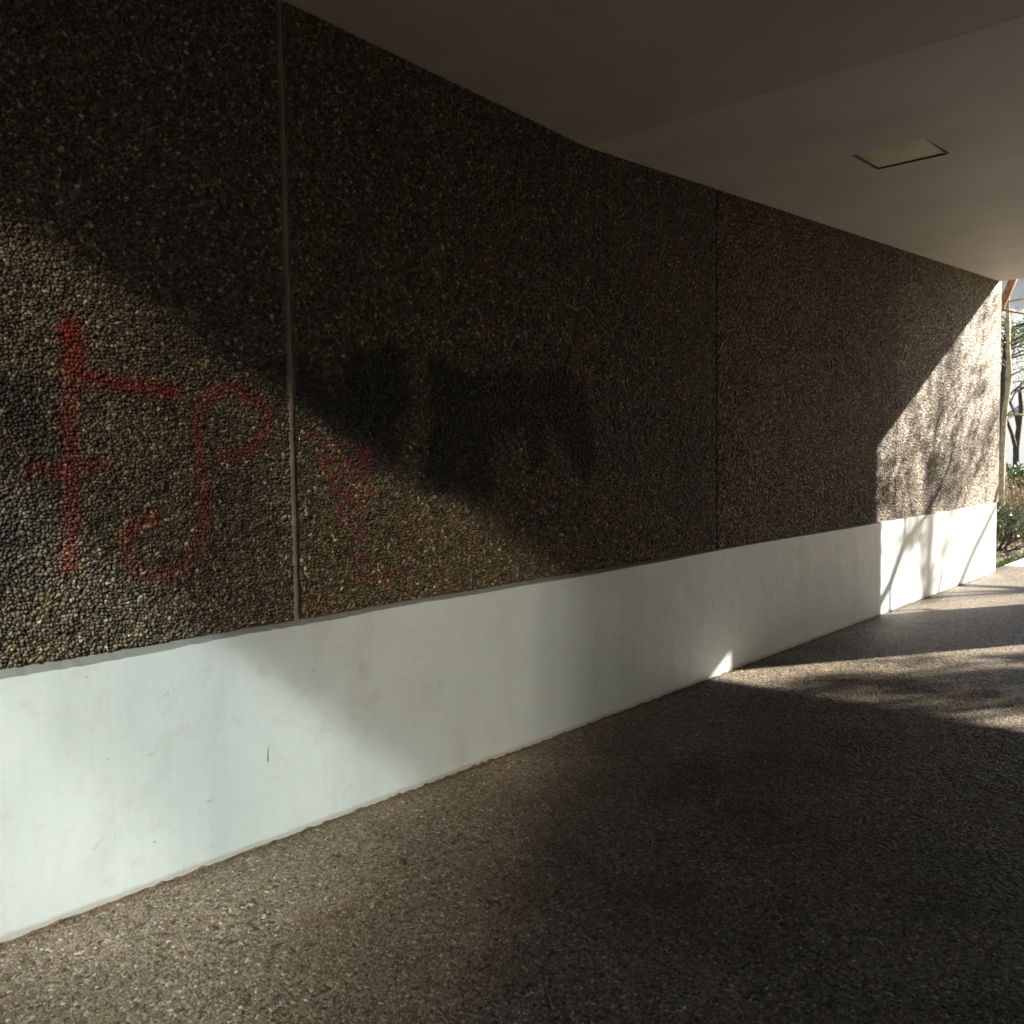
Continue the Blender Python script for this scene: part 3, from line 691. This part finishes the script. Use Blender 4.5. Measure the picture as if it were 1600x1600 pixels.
# sprays of evergreen foliage hanging behind the slender trunk
def evergreen(loc, c, rad, n, size, mat, label, trunk_top):
    root = empty('evergreen_tree', loc, label, 'tree'); tb = MB(); lb = MB()
    tb.tube([Vector(loc), Vector(loc)+Vector((0,.1,1.5)), Vector(loc)+Vector((.1,0,trunk_top))], [.13,.10,.03], 8, .08)
    cc = Vector(c)
    for i in range(n):
        a = random.random()*2*math.pi; rr = random.random()**.5
        base = cc+Vector((rad[0]*rr*math.cos(a), rad[1]*rr*math.sin(a), random.gauss(0, rad[2])))
        d = (base-Vector((loc[0], loc[1], base.z))); d.z = -.1*d.length; d = d.normalized() if d.length > .01 else Vector((1,0,0))
        if i % 6 == 0: tb.tube([Vector((loc[0], loc[1], base.z-.2)), (Vector((loc[0], loc[1], base.z))+base)/2, base], [.02,.014,.005], 4)
        for _ in range(26):
            o = Vector((random.gauss(0,.16), random.gauss(0,.16), random.gauss(0,.05)))
            lb.leaf(base+o, d+Vector((random.gauss(0,.5), random.gauss(0,.5), random.gauss(0,.35))), size*random.uniform(.6,1.4), .3)
    tb.build('trunk', M_BARKB, root, True); lb.build('crown', mat, root); return root
random.seed(41)
evergreen((21.5, 5.2, -.03), (21.5, 5.0, 4.0), (1.3, 1.3, .28), 150, .09, M_LEAFG, 'evergreen tree with a flat green spray of foliage behind the slender trunk', 4.6)
random.seed(42)
evergreen((24.0, 4.6, -.03), (24.0, 5.0, 3.55), (1.5, 1.7, .35), 70, .07, M_LEAFO, 'thin grey green tree behind the evergreen spray', 4.3)
# bare twiggy trees farther back
for k_, (x, y, sd) in enumerate(((27.0, 6.1, 51), (31.0, 8.1, 52))):
    random.seed(sd); bt = empty('bare_tree', (x, y, -.03), ('bare twiggy tree in front of the pale house, nearer one', 'bare twiggy tree in front of the pale house, farther one')[k_], 'tree', 'bare trees before the house')
    tb = MB(); tips = []
    branch(tb, Vector((x, y, -.03)), Vector((0, .05, 1)), 3.2, .11, 5, tips, .3, 6, .06, .75, 3, 6)
    tb.build('trunk', M_BARKB, bt)
# dark hedge
random.seed(43)
hd = empty('hedge', (24, 5.4, 0), 'dark green hedge below the pale house wall', 'hedge'); lb = MB(); tb = MB()
for i in range(5200):
    x = random.uniform(23.2, 24.8); y = random.uniform(4.0, 8.0)
    top = 1.02+.25*math.sin(y*2.1+1.0)*.6+.2*(5.8-y)*.25+random.gauss(0, .05)
    z = top*random.random()**.35
    lb.leaf(Vector((x, y, z)), Vector((random.uniform(-1,1), random.uniform(-1,1), random.uniform(0,1))), .12*random.uniform(.6,1.3), .5)
for i in range(40):
    y = random.uniform(4, 8); tb.tube([(24, y, -.03), (24+random.uniform(-.3,.3), y+random.uniform(-.2,.2), .9)], [.02, .008], 4)
lb.build('foliage', M_LEAFD, hd); tb.build('stems', M_BARKB, hd)['kind'] = 'stuff'
# dry brambles
random.seed(44)
for bi_, (bx, by, lab) in enumerate(((17.6, 4.55, 'tangle of dry brown stems behind the glossy shrub, nearest the wall'), (18.6, 4.0, 'tangle of dry brown stems behind the glossy shrub, beside the path'))):
    br = empty('bramble', (bx, by, -.03), lab, 'bramble', 'dry brambles beyond the wall'); tb = MB(); lb = MB()
    for i in range(420):
        p = Vector((bx+random.gauss(0,.45), by+random.uniform(-.8,.8), -.03)); d = Vector((random.gauss(0,.25), random.gauss(0,.3), 1))
        h = random.uniform(.55, 1.25); pts = [p]
        for k_ in range(5):
            d = (d+Vector((random.gauss(0,.22), random.gauss(0,.22), -.08))).normalized(); pts.append(pts[-1]+d*h/5)
        tb.tube(pts, [.006,.0055,.005,.0045,.004,.002], 3)
        for _ in range(7):
            q = pts[random.randint(2,5)]; lb.leaf(q+Vector((random.gauss(0,.04), random.gauss(0,.04), random.gauss(0,.04))), Vector((random.uniform(-1,1), random.uniform(-1,1), random.uniform(-1,1))), .05, .5)
    tb.build('stems', M_TWIG, br)['kind'] = 'stuff'; lb.build('dead_leaves', M_LITTER, br)
# glossy shrub with gnarled stems
random.seed(45)
for (sx, sy, sc, lab) in ((15.25, 3.75, 1.0, 'low shrub of glossy glinting leaves over gnarled stems beside the path'), (16.0, 4.75, 1.1, 'low shrub of glossy leaves half hidden behind the end of the wall')):
    sh = empty('glossy_shrub', (sx, sy, -.03), lab, 'shrub', 'glossy shrubs beyond the wall'); tb = MB(); tips = []
    for i in range(10):
        d = Vector((random.gauss(0,.55), random.gauss(0,.75), .75))
        branch(tb, Vector((sx+random.gauss(0,.06), sy+random.gauss(0,.10), -.03)), d, .42*sc, .021, 2, tips, .5, 5, .05, .55, 2, 6)
    tb.build('stems', M_BARKB, sh, True); lb = MB()
    for (p, d) in tips:
        if p.z < .3: continue
        for _ in range(30):
            lb.leaf(p+Vector((random.gauss(0,.08), random.gauss(0,.08), random.gauss(0,.05))), Vector((random.uniform(-1,1), random.uniform(-1,1), random.uniform(-.3,.5))), .075*random.uniform(.7,1.2), .38, .15)
    lb.build('leaves', M_LEAFR, sh)
# grass and dead leaves on the verge
random.seed(46)
gb = MB()
for i in range(5200):
    x = random.uniform(12.62, 20); y = D+.06+abs(random.gauss(0, .5 if random.random() < .5 else .05))
    if random.random() < .35 and y > D+.25: continue
    hgt_ = random.uniform(.015, .06); p = Vector((x, y, -.03)); l = Vector((random.gauss(0,.4), random.gauss(0,.4), 1)).normalized()
    w = Vector((random.uniform(-1,1), random.uniform(-1,1), 0)).normalized()*.004; n = len(gb.v)
    gb.v += [tuple(p-w), tuple(p+w), tuple(p+l*hgt_+Vector((0,0,.03)))]; gb.f.append((n, n+1, n+2))
tag(gb.build('grass', M_GRASS), 'thin green grass along the edge of the path', 'grass', kind='stuff')
lb = MB()
for i in range(2600):
    x = random.uniform(12.7, 20); y = D+.08+random.random()*2.0
    lb.leaf(Vector((x, y, -.026+random.random()*.02)), Vector((random.uniform(-1,1), random.uniform(-1,1), random.uniform(-.1,.3))), random.uniform(.03,.06), .6)
tag(lb.build('leaf_litter', M_LITTER), 'dead brown leaves scattered on the soil beside the path', 'leaves', kind='stuff')
# pale house far behind
hs = empty('pale_house', (47, 13, 0), 'pale blue grey rendered house far behind the trees', 'house')
HT, HN = Vector((.907, -.421, 0)), Vector((-.421, -.907, 0))      # along the facade, and out of it
def hbox(t0, t1, n0, n1, z0, z1):
    mb = MB().box(t0, t1, n0, n1, z0, z1); O = Vector((44, 10.1, 0))
    mb.v = [tuple(O+HT*v[0]+HN*v[1]+Vector((0, 0, v[2]))) for v in mb.v]; return mb
hbox(-14, 10, -9, 0, -.03, 9.0).build('wall', M_PALE, hs)
hbox(-14.4, 10.4, -9.4, .4, 9.003, 9.5).build('roof', M_ROOF, hs)
for (t, z0) in ((-12, 1.0), (-8.5, 1.0), (3, 1.0), (6.5, 1.0), (-12, 5.0), (-8.5, 5.0), (3, 5.4), (6.5, 5.4)):
    wo = hbox(t, t+1.2, .003, .07, z0, z0+1.5).build('window', M_FRAME, hs)
    me = hbox(t+.07, t+1.13, .073, .09, z0+.07, z0+1.43).build('pane', M_METAL, hs); me.parent = wo
# white globe added to stand for a round white spot before the house
GP = Vector((44, 10.1, 3.25))+HT*.1+HN*.55
gl = empty('spot_globe', tuple(GP), 'white globe added to stand for a round white spot before the pale house', 'lamp')
gm = MB(); nn = 14
for i in range(nn+1):
    for j in range(nn*2):
        a, b_ = math.pi*i/nn, math.pi*j/nn; gm.v.append((GP.x+.40*math.sin(a)*math.cos(b_), GP.y+.40*math.sin(a)*math.sin(b_), GP.z+.40*math.cos(a)))
for i in range(nn):
    for j in range(nn*2): q = nn*2; gm.f.append((i*q+j, (i+1)*q+j, (i+1)*q+(j+1) % q, i*q+(j+1) % q))
gm.build('globe', M_GLOBEW, gl, True)
MB().tube([GP-HN*.38, GP-HN*.545], [.08, .12], 10).build('bracket', M_METAL, gl)

# ------------------------------------------------------------------ faint green paint mark on the paving
def mark():
    M = simple('green_chalk', (.05,.19,.12), .9, 60, .5)
    mb = MB(); r = random.Random(3)
    path = [[(1.0-.03,2.80),(.99,2.745),(1.03,2.70),(1.065,2.655)], [(1.05,2.68),(1.03,2.645),(.985,2.655)]]
    for pts in path:
        for (ax, ay), (bx, by) in zip(pts[:-1], pts[1:]):
            L = math.hypot(bx-ax, by-ay); k = int(L/.006)
            for i in range(k):
                if r.random() < .25: continue
                t = (i+r.random())/k; x = ax+(bx-ax)*t+r.gauss(0,.0015); y = ay+(by-ay)*t+r.gauss(0,.0015); s = r.uniform(.0012,.0028)
                n = len(mb.v); mb.v += [(x-s, y-s*.6, .004), (x+s, y-s, .004), (x+s*.7, y+s, .004), (x-s, y+s*.8, .004)]; mb.f.append((n, n+1, n+2, n+3))
    return tag(mb.build('paint_mark', M), 'faint green squiggle of paint on the near paving', 'paint mark')
mark()
